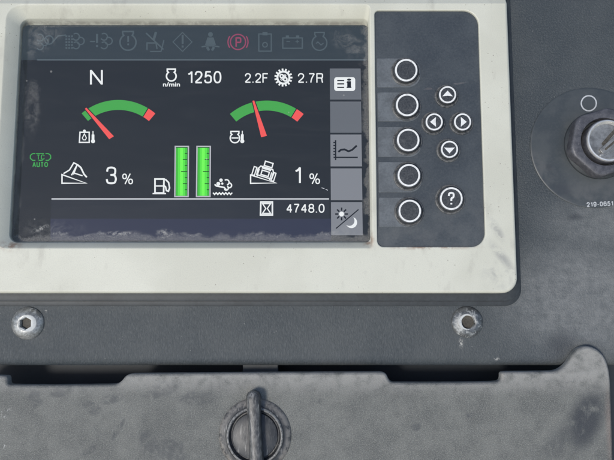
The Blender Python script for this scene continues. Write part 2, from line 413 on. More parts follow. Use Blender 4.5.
# plain sans-serif lettering drawn as strokes: glyph = (width, [(points, smooth)...])
_e = lambda cx, cy, rx, ry: [(cx+rx*math.copysign(abs(math.cos(t))**0.86, math.cos(t)), cy+ry*math.copysign(abs(math.sin(t))**0.86, math.sin(t))) for t in [2*math.pi*i/32 for i in range(32)]]
GL = {
 '0': (.62, [(_e(.5, .5, .5, .5), 'o')]),
 '1': (.40, [([(.86, -.02), (.86, 1.02)], 0), ([(.05, .23), (.45, .17), (.72, .07), (.86, -.02)], 0)]),
 '2': (.62, [([(.02, .30), (.06, .12), (.28, 0), (.70, 0), (.97, .12), (1, .32), (.86, .50), (.52, .70), (.18, .86), (.02, 1.0)], 1), ([(0, 1), (1.03, 1)], 0)]),
 '3': (.62, [([(.04, .26), (.09, .06), (.34, 0), (.66, 0), (.93, .08), (.95, .26), (.88, .44), (.62, .47), (.40, .47)], 1), ([(.50, .47), (.86, .49), (1, .66), (1, .80), (.88, .97), (.64, 1), (.34, 1), (.07, .96), (0, .74)], 1)]),
 '4': (.64, [([(.74, 1.04), (.74, -.02)], 0), ([(.74, 0), (.02, .70)], 0), ([(-.02, .71), (1.04, .71)], 0)]),
 '5': (.62, [([(.93, 0), (.21, 0)], 0), ([(.21, -.04), (.08, .53)], 0), ([(.09, .50), (.26, .36), (.62, .33), (.96, .44), (1, .66), (.96, .92), (.66, 1), (.32, 1), (.06, .94), (0, .74)], 1)]),
 '6': (.62, [([(.94, .24), (.88, .04), (.52, -.02), (.16, .05), (0, .32), (0, .60), (.02, .92), (.32, 1), (.66, 1), (.98, .92), (1, .68), (.96, .44), (.64, .37), (.30, .40), (.02, .62)], 1)]),
 '7': (.60, [([(-.02, 0), (1, 0)], 0), ([(1, 0), (.58, .42), (.38, .76), (.32, 1.04)], 1)]),
 '8': (.62, [(_e(.5, .235, .43, .235), 'o'), (_e(.5, .735, .5, .265), 'o')]),
 '9': (.62, []),
 '.': (.05, [([(.5, .93), (.5, 1.05)], 0)]), '-': (.30, [([(0, .62), (1, .62)], 0)]),
 'N': (.70, [([(0, 1.05), (0, -.05)], 0), ([(0, -.02), (1, 1.02)], 0), ([(1, 1.05), (1, -.05)], 0)]),
 'F': (.58, [([(0, 1.05), (0, -.05)], 0), ([(0, 0), (1.04, 0)], 0), ([(0, .48), (.9, .48)], 0)]),
 'R': (.68, [([(0, 1.05), (0, -.05)], 0), ([(0, 0), (.62, 0)], 0), ([(.60, 0), (.96, .02), (.98, .25), (.96, .50), (.60, .50)], 1), ([(.62, .5), (0, .5)], 0), ([(.55, .5), (.86, .54), (.90, .86), (1.0, 1.05)], 1)]),
 'P': (.62, [([(0, 1.05), (0, -.05)], 0), ([(0, 0), (.62, 0)], 0), ([(.60, 0), (.98, .02), (1, .27), (.98, .54), (.60, .54)], 1), ([(.62, .54), (0, .54)], 0)]),
 'T': (.62, [([(0, 0), (1, 0)], 0), ([(.5, 0), (.5, 1.05)], 0)]),
 'C': (.64, [([(.98, .28), (.92, .04), (.60, -.01), (.10, .0), (-.02, .5), (.10, 1), (.60, 1.01), (.92, .96), (.98, .70)], 1)]),
 'A': (.70, [([(0, 1.05), (.5, -.05)], 0), ([(.5, -.05), (1, 1.05)], 0), ([(.2, .66), (.8, .66)], 0)]),
 'U': (.66, [([(0, -.05), (0, .6), (.02, .98), (.5, 1.02), (.98, .98), (1, .6), (1, -.05)], 1)]),
 'O': (.76, [(_e(.5, .5, .5, .5), 'o')]),
 '%': (1.0, [(_e(.2, .24, .18, .24), 'o'), (_e(.8, .77, .18, .24), 'o'), ([(.76, -.05), (.24, 1.05)], 0)]),
 '?': (.56, [([(0, .27), (.05, .02), (.5, -.04), (.96, .02), (1, .24), (.90, .42), (.52, .46), (.50, .73)], 1), ([(.5, .93), (.5, 1.08)], 0)]),
}
GL['9'] = (.62, [([(1-x, 1-y) for x, y in p], f) for p, f in GL['6'][1]])
def soft(p, it=3):
    for _ in range(it):
        q = [p[0]]
        for a, b in zip(p, p[1:]): q += [(a[0]*.75+b[0]*.25, a[1]*.75+b[1]*.25), (a[0]*.25+b[0]*.75, a[1]*.25+b[1]*.75)]
        p = q+[p[-1]]
    return p
def letters(k, t, x0, y0, x1, y1, w, rot=0.0, gap=None):
    """lettering in strokes of width w filling the box"""
    H = y1-y0-w; gp = (0.17*H+w) if gap is None else gap
    wd = [GL[c][0]*H for c in t]; tot = sum(wd)+gp*(len(t)-1)
    sx = (x1-x0-w)/tot; x = x0+w/2; cx, cy = (x0+x1)/2, (y0+y1)/2; ca, sa = math.cos(R(rot)), math.sin(R(rot))
    for c, ww in zip(t, wd):
        for ps, f in GL[c][1]:
            q = soft(ps) if f == 1 else ps
            q = [(x+px*ww*sx, y0+w/2+py*H) for px, py in q]
            q = [(cx+(a-cx)*ca+(b-cy)*sa, cy-(a-cx)*sa+(b-cy)*ca) for a, b in q]
            k.line(q, w, f == 'o')
        x += (ww+gp)*sx

def mat_button():
    k = NT('button_rubber'); f = k.noise(0.7, 4, 0.65)
    base = k.mix(k.ss(f, 0.36, 0.66), (0.030, 0.034, 0.039), (0.056, 0.061, 0.066))
    d = k.mul(k.ss(k.Z, 21.0, 19.6), k.ss(k.noise(0.28, 4, 0.7, (1, 5, 2)), 0.36, 0.60))
    base = k.mix(k.mul(d, 0.65), base, (0.20, 0.198, 0.188))
    s2 = k.mul(k.ss(k.noise(0.16, 4, 0.65, (7, 5, 2)), 0.50, 0.68), 0.35)
    base = k.mix(s2, base, (0.12, 0.122, 0.122))
    return k.done(k.pbr(base, k.ss(f, 0.3, 0.7, 0.38, 0.56), 0.0, k.bump(f, 0.15, 0.5)))
def mat_print():
    k = NT('white_print'); w = k.ss(k.noise(0.22, 5, 0.72, (3, 1, 6)), 0.50, 0.72)
    base = k.mix(k.mul(w, 0.55), (0.80, 0.80, 0.77), (0.40, 0.40, 0.385))
    return k.done(k.pbr(base, 0.5))

# ------------------------------------------------------------------ materials in use
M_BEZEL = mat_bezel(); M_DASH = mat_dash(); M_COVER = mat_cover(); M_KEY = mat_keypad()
M_GASKET = mat_plain('black_rubber', (0.034, 0.039, 0.042), 0.55, 0, 0.2, 0.3)
M_RECESS = mat_plain('recess_black_plastic', (0.020, 0.026, 0.032), 0.6, 0, 0.10, 0.3)
M_BTN = mat_button()
M_PAD = mat_plain('button_field', (0.120, 0.132, 0.140), 0.42, 0, 0.20, 0.6)
M_PRINT = mat_print()
M_PRINT2 = mat_plain('greyed_print', (0.50, 0.51, 0.51), 0.5, 0, 0.15, 0.6)
M_NUT = mat_nut(); M_PLATE = mat_plate(); M_LATCH = mat_latch()
M_CHROME = mat_plain('worn_chrome', (0.84, 0.83, 0.79), 0.28, 0.6, 0.12, 0.25)
M_KEYMETAL = mat_plain('brushed_nickel', (0.27, 0.27, 0.26), 0.36, 0.5, 0.35, 0.22)
M_DARKHOLE = mat_plain('socket_dirt', (0.075, 0.068, 0.056), 0.85, 0, 0.35, 0.6)
E_BG = emit('display_black', (43, 48, 54)); E_TOP = emit('display_status_band', (58, 68, 76)); E_LOW = emit('display_lower_band', (56, 61, 80))
E_ROW = emit('display_counter_row', (49, 54, 62))
E_W = emit('display_white', (240, 244, 246)); E_LINE = emit('display_rule', (186, 190, 196)); E_DIM = emit('display_unlit_icon', (82, 95, 103))
E_PINK = emit('display_brake_pink', (150, 74, 102)); E_G = emit('display_green', (74, 170, 82)); E_RED = emit('display_red', (246, 94, 92))
E_GT = emit('display_green_text', (66, 168, 84)); E_RULE2 = emit('display_band_rule', (92, 104, 112))
E_TILE = emit('display_softkey', (106, 111, 119)); E_TILE2 = emit('display_softkey_pale', (132, 136, 144)); E_DK = emit('display_softkey_glyph', (34, 38, 45))
E_G1 = emit('bar_green_deep', (70, 190, 66)); E_G2 = emit('bar_green_bright', (118, 252, 92)); E_G3 = emit('bar_green_mid', (92, 232, 78)); E_TICK = emit('bar_tick', (24, 84, 34))

# ------------------------------------------------------------------ the dash itself
dx0, dx1, dyt = -520, 520, B(307, -220).y
def dash_edge(x): return B(307, 356).y
y_e = B(307, 354).y
mb = MB()
# front sheet, then a rolled lower lip that turns back into the dash
xs = [dx0+(dx1-dx0)*i/60 for i in range(61)]
prof = [(dyt, 0.0), (y_e+60, 0.0), (y_e, 0.0), (y_e-4, -0.35), (y_e-7.5, -1.5), (y_e-10, -3.4), (y_e-11.3, -6.0), (y_e-11.6, -9), (y_e-11.6, -42)]
mb.rings([[(x, y, z) for x in xs] for y, z in prof], closed=False)
dash = mb.build('dashboard_panel', M_DASH); dash['kind'] = 'structure'
dash['label'] = 'dark grey grained plastic dash panel behind the monitor'
mb = MB()
zr = -40
yb = B(307, 600).y
mb.rings([[(dx0, y_e-6, zr), (dx1, y_e-6, zr)], [(dx0, yb, zr), (dx1, yb, zr)]], closed=False)
rec = mb.build('dashboard_recess', M_RECESS); rec['kind'] = 'structure'
rec['label'] = 'dark hollow behind the gap under the dash panel'

# ------------------------------------------------------------------ monitor
ZF, ZS, ZK = 21.0, 4.0, 18.6
mon = thing('control_monitor', 'silver framed machine monitor with a lit dusty screen and round buttons', 'monitor', (0, 0, 0))
outer = box_at(-26, -24, 511.5, 293.2, ZF-3)
rec_o = box_at(0.8, 5.5, 371.0, 247.5, ZF)             # edge where the front face turns into the recess
rec_i = box_at(14.5, 18.5, 369.4, 243.0, 13.6)
scr = box_at(17.3, 25.3, 369.6, 241.6, ZS)
key = box_at(375.8, 11.5, 481.3, 247.0, ZK)
RO = (12, 12, 15, 15)
mb = MB()
YL = rec_o[3]+2.2                                       # above this line the front turns back
def o_r(d):
    b = grow(outer, -d); l = rrect(*b, tuple(max(r-d*0.6, 1) for r in RO)); n = len(l)//4
    return l[:2*n]+[(b[2], YL)]+l[2*n:]+[(b[0], YL)]
mb.rings([at_z(o_r(0), 3.2), at_z(o_r(0), ZF-3.2), at_z(o_r(0.25), ZF-1.9), at_z(o_r(0.9), ZF-0.8), at_z(o_r(1.9), ZF-0.15), at_z(o_r(2.8), ZF)])
RR = (15, 4, 4, 12); RI = (9, 5, 5, 9); RS = (6, 5, 4, 6)
rl = lambda d: rrect(*grow(rec_o, d), tuple(r+d for r in RR))
ks = lambda d: rrect(*grow(key, d), tuple(r+d for r in (4.5, 15, 14, 6)))
mb.fill([[p for p in o_r(2.8) if p[1] <= YL+1e-6], rl(1.2), ks(1.1)], ZF)
mb.fill([[p for p in o_r(2.8) if p[1] >= YL-1e-6]], ZF)
mb.rings([at_z(rl(1.2), ZF), at_z(rl(0.5), ZF-0.2), at_z(rl(-0.1), ZF-0.8), at_z(rrect(*rec_i, RI), 13.9),
          at_z(rrect(*grow(rec_i, -0.35), RI), 12.9), at_z(rrect(*scr, RS), ZS), at_z(rrect(*grow(scr, 1.5), RS), ZS-2.5)])
mb.rings([at_z(ks(1.1), ZF), at_z(ks(0.55), ZF-0.15), at_z(ks(0.15), ZF-0.55), at_z(ks(0), ZF-1.2), at_z(ks(0), ZK-1.5)])
mb.v = [(x, y, z-max(0, y-YL)*0.5*(1 if z > 12 else 0)) for x, y, z in mb.v]
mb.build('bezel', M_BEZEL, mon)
mb = MB()                                               # rubber flange between bezel and dash
gx0, gy0, gx1, gy1 = outer
gq = box_at(0, 0, 516.6, 306.0, 3.0)
g = lambda d: rrect(gx0-4+d, gq[1]+d, gq[2]-d, gy1+4-d, (14, 14, 17, 17))
g2 = lambda d: rrect(gx0-2+d, gq[1]+4.6+d, gq[2]-1.0-d, gy1+2-d, (14, 14, 16, 16))
mb.rings([at_z(g(0), -0.5), at_z(g(0), 0.9), at_z(g(0.5), 1.3), at_z(g2(0), 1.5), at_z(g2(0.2), 3.4), at_z(g2(1.0), 3.9), at_z(g2(6), 4.0), at_z(g2(20), 4.0)])
mb.build('rubber_flange', M_GASKET, mon)

# keypad with its paler button fields
mb = MB(); mb.fill([ks(-0.05)], ZK)
pad = mb.build('keypad', M_KEY, mon)
for i, (yt, yb_) in enumerate(((58.5, 87.5), (92.5, 121.5), (127.0, 157.0), (162.0, 192.5), (197.5, 227.0))):
    x0, y0, x1, y1 = box_at(377.0+i*0.5, yt, 420.5+i*0.6, yb_, ZK)
    mb = MB(); f = lambda d: rrect(x0+d, y0+d, x1-d, y1-d, (1.2, 13, 13, 1.2))
    mb.rings([at_z(f(0), ZK-0.1), at_z(f(0), ZK+0.25), at_z(f(0.3), ZK+0.5)]); mb.fill([f(0.3)], ZK+0.5)
    mb.build('button_field', M_PAD, pad)

def button(name, px, py, r, marks):
    zt = ZK+5.4
    c = B(px, py, zt); mb = MB()
    mb.lathe(c.x, c.y, [(r+3.4, ZK-0.2), (r+3.3, ZK+0.9), (r+2.9, ZK+1.3), (r+2.0, ZK+1.3), (r+1.7, ZK+0.7), (r+1.25, ZK+0.7), (r+1.1, zt-1.4), (r+0.75, zt-0.5), (r+0.1, zt-0.05), (r-0.4, zt),
                          (r*0.6, zt), (0.01, zt)], 56)
    b = mb.build(name, M_BTN, mon, smooth=50)
    for nm, fn in marks:
        k = Mark(zt+0.05); fn(k, px, py); k.build(nm, M_PRINT, b, smooth=0)
ringer = lambda r, w: ('ring_print', lambda k, x, y: k.circle(x, y, r-w/2, w, n=56))
for px, py in ((406.2, 70.2), (407.2, 105.0), (408.2, 140.0), (408.9, 175.3), (409.8, 211.0)):
    button('round_button', px, py, 11.3, [ringer(11.2, 1.75)])
def tri(k, x, y, d):
    P = {'u': [(0, -4.1), (-5.2, 1.6), (0, 1.0), (5.2, 1.6)], 'd': [(0, 4.1), (-5.4, -1.8), (0, -1.5), (5.4, -1.8)],
         'l': [(-4.1, 0), (1.8, -4.9), (1.5, 0), (1.8, 4.9)], 'r': [(4.1, 0), (-1.8, -4.9), (-1.5, 0), (-1.8, 4.9)]}[d]
    k.poly([(x+a, y+b) for a, b in P], True)
for px, py, d in ((447.6, 94.7, 'u'), (434.2, 121.9, 'l'), (462.6, 121.9, 'r'), (449.5, 149.3, 'd')):
    button('arrow_button', px, py, 8.5, [ringer(8.5, 1.55), ('arrow_print', lambda k, x, y, d=d: tri(k, x, y, d))])
button('help_button', 451.3, 198.6, 11.4, [ringer(11.3, 1.7), ('question_mark_print', lambda k, x, y: letters(k, '?', x-3.4, y-6.4, x+3.4, y+6.0, 1.9))])

# display
ZD = ZS-1.6
mb = MB(); mb.fill([rrect(*grow(scr, 1.0), 4)], ZD)
disp = mb.build('screen', E_BG, mon, smooth=0)
mb = MB(); mb.fill([rrect(*grow(scr, 0.6), RS)], ZS-0.5)
mb.build('screen_glass', mat_glass(*scr), mon, smooth=0)
Z1, Z2, Z3 = ZD+0.10, ZD+0.22, ZD+0.50
def mark(name, m, fn, z=Z2):
    k = Mark(z); fn(k); return k.build(name, m, disp, smooth=0)
def band(k): k.poly([(15, 22), (15, 60), (374, 60), (374, 22)])
mark('status_band', E_TOP, band, Z1)
mark('band_rule', E_RULE2, lambda k: k.rect(37, 59.3, 366, 60.5))
mark('counter_row', E_ROW, lambda k: k.rect(51, 199, 329, 219), Z1)
mark('lower_band', E_LOW, lambda k: k.rect(50.5, 218.5, 331, 240.5), Z1)
mark('rule', E_LINE, lambda k: k.rect(51.5, 198.1, 329, 199.7))

# unlit warning icons in the status band
def cloud(k, x, y, w):
    for a, b, r in ((0, -4.2, 3.4), (4.6, 0, 3.6), (0, 4.4, 3.4)): k.circle(x+a, y+b, r, w, -150, 130, 20)
def engine(k, cx, cy, r, w, neck=4.0, top=6.0):
    """engine outline: round block with an open neck"""
    a = math.degrees(math.acos(neck/r)); pts = [(cx+r*math.cos(R(t)), cy-r*math.sin(R(t))) for t in [a-(360-180+2*a)*i/36 for i in range(37)]]
    yy = cy-r*math.sin(R(a))
    k.line([(cx+neck+1.1, cy-r-top*0.35), (cx+neck+1.1, cy-r-top*0.35+2.0), (cx+neck, yy)] + pts[1:-1] + [(cx-neck, yy), (cx-neck-1.1, cy-r-top*0.35+2.2), (cx-neck-1.1, cy-r-top*0.35)], w, True)
mark('regeneration_icon', E_DIM, lambda k: (k.circle(49, 40, 4.2, 1.2), k.line([(52, 43), (58, 36), (66, 35)], 1.2), cloud(k, 40, 42, 1.1)))
def dpf(k):
    for r in range(5):
        for c in range(3): k.rect(65.5+c*2.8, 35.5+r*2.9, 67.3+c*2.8, 37.3+r*2.9)
    cloud(k, 76, 41, 1.2)
mark('filter_icon', E_DIM, dpf)
mark('filter_warning_icon', E_DIM, lambda k: (k.line([(90, 41.5), (95, 41.5)], 1.2), k.rect(96, 34, 98, 43), k.rect(96, 45, 98, 47), cloud(k, 104, 41, 1.2)))
mark('engine_warning_icon', E_DIM, lambda k: (engine(k, 128, 42.3, 8.0, 1.5, 4.2, 8), k.rect(127.3, 36, 129, 42), k.rect(127.3, 43.5, 129, 45.3)))
mark('seat_warning_icon', E_DIM, lambda k: (k.line([(146, 33), (163.5, 49.5)], 1.4), k.line([(147, 50), (147, 43), (156, 43), (157, 49)], 1.3), k.line([(156, 32), (153.5, 40.5)], 2.4), k.line([(150, 51.5), (161, 51.5), (164, 40)], 1.1)))
mark('diamond_warning_icon', E_DIM, lambda k: (k.line([(182.5, 32.5), (192, 42), (182.5, 51.5), (173, 42)], 0.9, True), k.rect(181.7, 35, 183.6, 44), k.rect(181.7, 45.5, 183.6, 47.6)))
mark('seat_belt_icon', E_DIM, lambda k: (k.disc(210.5, 34.5, 2.4), k.poly([(207.5, 37.5), (213.5, 37.5), (216, 45), (205, 45)]), k.line([(201.5, 47), (207, 45.8), (214, 45.8), (219.5, 47)], 1.3), k.line([(207, 47), (209, 50.5)], 2.4), k.line([(214, 47), (212, 50.5)], 2.4)))
mark('parking_brake_icon', E_PINK, lambda k: (k.circle(238, 42, 7.6, 1.2), k.circle(238, 42, 10, 1.2, 145, 215, 14), k.circle(238, 42, 10, 1.2, -35, 35, 14), letters(k, 'P', 235.4, 37.2, 241.4, 47.0, 1.5)))
mark('filter_box_icon', E_DIM, lambda k: (k.line([(258.8, 34), (258.8, 51.2), (271.3, 51.2), (271.3, 34)], 1.2, True), k.rect(262.5, 32, 267.5, 35.4), k.circle(265, 44.8, 2.3, 1.1)))
mark('battery_icon', E_DIM, lambda k: (k.line([(282.8, 38), (282.8, 48.3), (302.3, 48.3), (302.3, 38)], 1.2, True), k.rect(285.8, 35.4, 289, 37.6), k.rect(296, 35.4, 299.2, 37.6), k.line([(286.5, 41.5), (290, 41.5)], .8), k.line([(295.5, 41.5), (299, 41.5)], .8), k.line([(297.2, 39.8), (297.2, 43.2)], .8)))
mark('oil_icon', E_DIM, lambda k: (engine(k, 319.5, 43, 7.4, 1.3, 3.6, 9), k.line([(316, 43.5), (318, 42), (321, 45), (323.5, 43.2)], 1)))

# first row of readings
mark('gear_letter', E_W, lambda k: letters(k, 'N', 90.0, 69.8, 102.8, 84.8, 1.9))
mark('engine_speed_icon', E_W, lambda k: (engine(k, 171.3, 76.2, 4.8, 1.5, 2.9, 6.3), k.text('n/min', 163, 82.2, 180, 86.6, bold=0.022)))
mark('speed_reading', E_W, lambda k: letters(k, '1250', 187.4, 71.0, 221.4, 83.4, 1.6))
mark('forward_gear_reading', E_W, lambda k: letters(k, '2.2F', 244.8, 73.2, 268.2, 82.8, 1.2))
mark('reverse_gear_reading', E_W, lambda k: letters(k, '2.7R', 297.8, 73.2, 323.2, 82.8, 1.2))
def cog(k, cx, cy):
    k.circle(cx, cy, 6.0, 1.9)
    for i in range(15):
        a = 2*math.pi*i/15; k.line([(cx+6.6*math.cos(a), cy+6.6*math.sin(a)), (cx+9.0*math.cos(a), cy+9.0*math.sin(a))], 1.7)
    k.circle(cx-1.7, cy-1.5, 1.6, 1.4, n=16); k.circle(cx+1.8, cy+1.7, 1.7, 1.5, n=16); k.circle(cx+1.6, cy-1.8, 0.9, .8, n=12); k.circle(cx-1.7, cy+1.7, .9, .8, n=12)
mark('cog_icon', E_W, lambda k: cog(k, 283.4, 77.6))

# arc gauges
def arc(k, cx, cy, r0, r1, a0, a1, n=24):
    """angles from straight up, clockwise"""
    P = lambda r, a: (cx+r*math.sin(R(a)), cy-r*math.cos(R(a)))
    z = k._z(); A = [a0+(a1-a0)*i/n for i in range(n+1)]
    o = k.pts([(*B(*P(r1, a), z), z) for a in A]); i_ = k.pts([(*B(*P(r0, a), z), z) for a in A])
    for i in range(n): k.face((o[i], i_[i], i_[i+1], o[i+1]))
for cx, cy, tip, b0, b1 in ((118.4, 157.2, (85.6, 108.2), (113.9, 136.3), (109.2, 139.2)), (266.7, 157.8, (253.3, 100.7), (266.9, 135.8), (261.2, 137.3))):
    mark('gauge_arc', E_G, lambda k: arc(k, cx, cy, 47.3, 57.2, -40, 30.8))
    mark('gauge_red_zone', E_RED, lambda k: arc(k, cx, cy, 47.3, 57.2, 31.8, 40.2, 6))
    d = (Vector(b0)+Vector(b1))/2-Vector(tip); n = Vector((-d.y, d.x)).normalized()
    t = Vector(tip)
    mk = lambda e: [tuple(t-n*(0.9+e)), tuple(t+n*(0.9+e)), tuple(Vector(b0 if (Vector(b0)-Vector(b1)).dot(n) > 0 else b1)+n*e), tuple(Vector(b1 if (Vector(b0)-Vector(b1)).dot(n) > 0 else b0)-n*e)]
    mark('needle_outline', E_BG, lambda k: k.poly(mk(0.9)), Z2+0.15)
    mark('gauge_needle', E_RED, lambda k: k.poly(mk(0)), Z3)
def thermo(k, x, y0, y1):
    k.line([(x, y0), (x, y1-3)], 1.0); k.line([(x-.9, y0+4), (x+.9, y0+4), (x+.9, y1-2), (x-.9, y1-2)], 0.9, True); k.disc(x, y1-1.8, 2.0); k.rect(x-.9, y0+6, x+.9, y1-2)
mark('oil_temperature_icon', E_W, lambda k: (k.line([(80, 132.3), (79.4, 142.4), (89.2, 142.4), (89.2, 132.3)], 1.3, True), k.disc(84.4, 131, 1.4), k.line([(84.4, 133.8), (86.4, 138), (85.4, 139.9), (83.3, 139.9), (82.3, 138)], 0.9, True), thermo(k, 93.0, 131, 143)))
mark('engine_temperature_icon', E_W, lambda k: (engine(k, 234.9, 138.1, 4.7, 1.3, 2.9, 5.7), k.line([(231.5, 138), (238.5, 138)], 1.2), thermo(k, 242.3, 130.8, 143)))

# traction light, slopes
def tc(k):
    k.line([(36, 153.6), (44, 153.6)], .9)
    for x0, x1 in ((30, 38), (43, 51)):
        k.line([(x0+2.6, 153.6), (x0+.4, 155.4), (x0+.3, 158.3), (x0+2.6, 160.4), (x1-2.6, 160.4)] if x0 < 40 else [(x1-2.6, 153.6), (x1-.4, 155.4), (x1-.3, 158.3), (x1-2.6, 160.4), (x0+2.6, 160.4)], 1.0)
    k.line([(32.6, 153.6), (35.2, 153.6)], 1.0); k.line([(45.5, 153.6), (48.4, 153.6)], 1.0); k.line([(38.6, 160.4), (42.6, 160.4)], 1.0)
    letters(k, 'TC', 36.6, 154.6, 44.6, 159.6, .8); letters(k, 'AUTO', 32.4, 162.0, 48.0, 167.0, .95)
mark('traction_control_light', E_GT, tc)
mark('fore_slope_icon', E_W, lambda k: (k.line([(62, 174.6), (62, 183.3), (86.2, 183.2)], 1.4, True), k.line([(63.5, 173.6), (69.5, 170), (73.8, 162.8), (77.3, 164.6), (71.5, 175.3)], 1.3), k.line([(77.3, 164.6), (80.8, 167.5), (84, 174.2), (86.8, 177.3)], 1.6), k.line([(73.2, 172.8), (82.5, 175.8)], 1.2), k.line([(73.5, 174.6), (77, 165.5)], 1.0)))
mark('fore_slope_reading', E_W, lambda k: letters(k, '3', 105.8, 166.6, 116.8, 184.2, 1.9))
mark('fore_slope_unit', E_W, lambda k: letters(k, '%', 122, 173.6, 133.2, 184.2, 1.15))
def rot(ps, cx, cy, a):
    c, s_ = math.cos(R(a)), math.sin(R(a)); return [(cx+(x-cx)*c-(y-cy)*s_, cy+(x-cx)*s_+(y-cy)*c) for x, y in ps]
def roll(k):
    k.line([(250.6, 175), (250.6, 183.4), (276, 183)], 1.3, True)
    q = lambda ps: rot(ps, 265, 173, 17)
    k.line(q([(262, 161.5), (270, 161.5), (270, 166), (262, 166)]), 1.2, True)
    k.line(q([(259, 167.5), (271.5, 167.5), (273.5, 171), (273, 177), (257.5, 177), (257, 171)]), 1.2, True)
    k.line(q([(261.5, 171), (269, 171), (269, 175.5), (261.5, 175.5)]), 1.2, True)
    for x in (254.2, 274.2): k.line(q([(x-1.4, 170), (x+1.4, 170), (x+1.4, 178.5), (x-1.4, 178.5)]), 1.1, True)
    for x in (258.3, 271.3): k.line(q([(x, 170.5), (x, 178.5)]), 1.1)
    k.line(q([(260.5, 168.6), (270, 168.6)]), 2.0)
mark('side_slope_icon', E_W, roll)
mark('side_slope_reading', E_W, lambda k: letters(k, '1', 294.4, 166.8, 301.6, 183.6, 1.9))
mark('side_slope_unit', E_W, lambda k: letters(k, '%', 309.2, 173.4, 320.2, 184.0, 1.15))

# level bars
for x0, x1 in ((174.9, 188.4), (196.6, 210.3)):
    mark('level_frame', E_LINE, lambda k: k.line([(x0+.4, 146.4), (x0-.1, 196.6), (x1-.3, 196.6), (x1, 146.4)], 1.3, True))
    bm_ = Mark(Z2); w = (x1-x0-2.2); xa = x0+1.1
    for fa, fb, mi in ((0, .18, 0), (.18, .36, 1), (.36, .62, 2), (.62, .82, 1), (.82, 1, 0)):
        bm_.cur = mi; z = Z2; P = [(xa+w*fa, 147.3), (xa+w*fa-.2, 195.8), (xa+w*fb-.2, 195.8), (xa+w*fb, 147.3)]
        bm_.face(bm_.pts([(*B(*p, z), z) for p in P]))
    bm_.build('level_bar', [E_G1, E_G3, E_G2], disp, smooth=0)
    def ticks(k):
        for i in range(1, 8):
            y = 147.3+48.5*i/8; L = {4: 6.2, 2: 4.4, 6: 4.4}.get(i, 2.4)
            k.rect(x1-1.2-L, y-.45, x1-1.2, y+.45)
        k.rect(x0+1, 147.0, x1-1.2, 147.9)
    mark('level_ticks', E_TICK, ticks, Z3)
mark('fuel_icon', E_W, lambda k: (k.line([(155, 193), (155, 179), (164, 179), (163.6, 193)], 1.6, True), k.line([(155, 186), (164, 186)], 1.3), k.line([(152.6, 193.6), (166, 193.6)], 1.3), k.line([(165.2, 179.2), (168.6, 182.5), (169.6, 188), (168.4, 191.2), (166.4, 190.6), (165.6, 187), (163.8, 185.4)], 1.5)))
def fluid(k):
    for p, r in (((221, 180.2), 1.7), ((218.3, 183.8), 1.9), ((222.3, 183.6), 1.1)): k.disc(*p, r)
    k.line([(214.6, 184.4), (216.5, 186), (224, 187.4), (226.5, 190)], 1.5)
    k.circle(226.5, 182.3, 2.6, 1.3, -80, 130, 14); k.circle(229.2, 185.4, 2.4, 1.3, -130, 90, 14); k.circle(226.2, 188, 2.2, 1.2, -150, 60, 14)
    w = [(213+i*1.6, 193.6+(0.9 if i % 2 else -0.9)) for i in range(13)]; k.line(w, 1.2)
mark('exhaust_fluid_icon', E_W, fluid)
mark('hourglass_icon', E_W, lambda k: (k.line([(260.8, 202), (260.5, 215), (272.4, 215), (272.4, 202)], 1.6, True), k.line([(262.5, 203.6), (270.6, 203.6), (267.3, 208.5), (270.6, 213.4), (262.5, 213.4), (265.8, 208.5)], 1.1, True)))
mark('hour_reading', E_W, lambda k: letters(k, '4748.0', 286.2, 203.8, 324.6, 212.8, 1.25))

# soft keys down the right side
tl = []
for i, (y0, y1, m) in enumerate(((68.6, 99.6, E_TILE), (101.6, 132.8, E_TILE), (134.6, 166.4, E_TILE2), (168.4, 200.2, E_TILE2), (202.2, 235.2, E_TILE2))):
    mark('soft_key', m, lambda k: k.poly([(329.8+i*.3, y0), (330+i*.3, y1), (361.2+i*.4, y1), (360.6+i*.4, y0)]), Z1)
def rr_px(x0, y0, x1, y1, r): return rrect(x0, y0, x1, y1, r, 5)
mark('info_icon', E_W, lambda k: k.poly(rr_px(334.2, 77.2, 355.2, 91.0, 2.6)))
mark('info_glyph', E_DK, lambda k: ([k.rect(337.2, y, 344.2, y+1.2) for y in (80, 83.3, 86.8)], k.text('i', 347, 78.6, 351.2, 88, bold=0.03), k.rect(346.6, 86.8, 351.4, 88), k.rect(346.6, 81.8, 349, 82.8)), Z3)
def chart(k):
    k.line([(335.6, 140.2), (335.6, 160.2)], 1.4); k.line([(333.5, 157.4), (357.8, 157.4)], 1.3)
    for y in (142.5, 145.5, 148.5, 151.5, 154.5): k.line([(333.3, y), (335.6, y)], 1.1)
    k.line([(338.3, 152), (341, 149.8), (344.5, 149.4), (348.5, 151.3), (352, 150), (356.8, 145.6)], 1.9)
mark('chart_glyph', E_DK, chart)
mark('day_night_glyph', E_DK, lambda k: (k.line([(336, 228.5), (358.5, 209.5)], 1.1), [k.line([(341.6+3.2*math.cos(R(a)), 214+3.2*math.sin(R(a))), (341.6+6.4*math.cos(R(a)), 214+6.4*math.sin(R(a)))], 1.5) for a in range(0, 360, 45)]))
def moon(k):
    k.disc(341.6, 214, 2.4)
    o = [(351.5+5.6*math.cos(R(a)), 222.5+5.6*math.sin(R(a))) for a in range(-60, 141, 10)]
    i_ = [(349.3+5.2*math.cos(R(a)), 220.7+5.2*math.sin(R(a))) for a in range(130, -50, -10)]
    k.poly(o+i_, True)
mark('day_night_icon', E_W, moon)
k = Mark(ZS-0.40); k.line([(321.6, 187.8), (324.4, 188.6)], 0.7); k.line([(325.6, 189.3), (327.8, 190.3)], 0.6)
k.build('glass_scratch', M_PRINT2, mon, smooth=0)

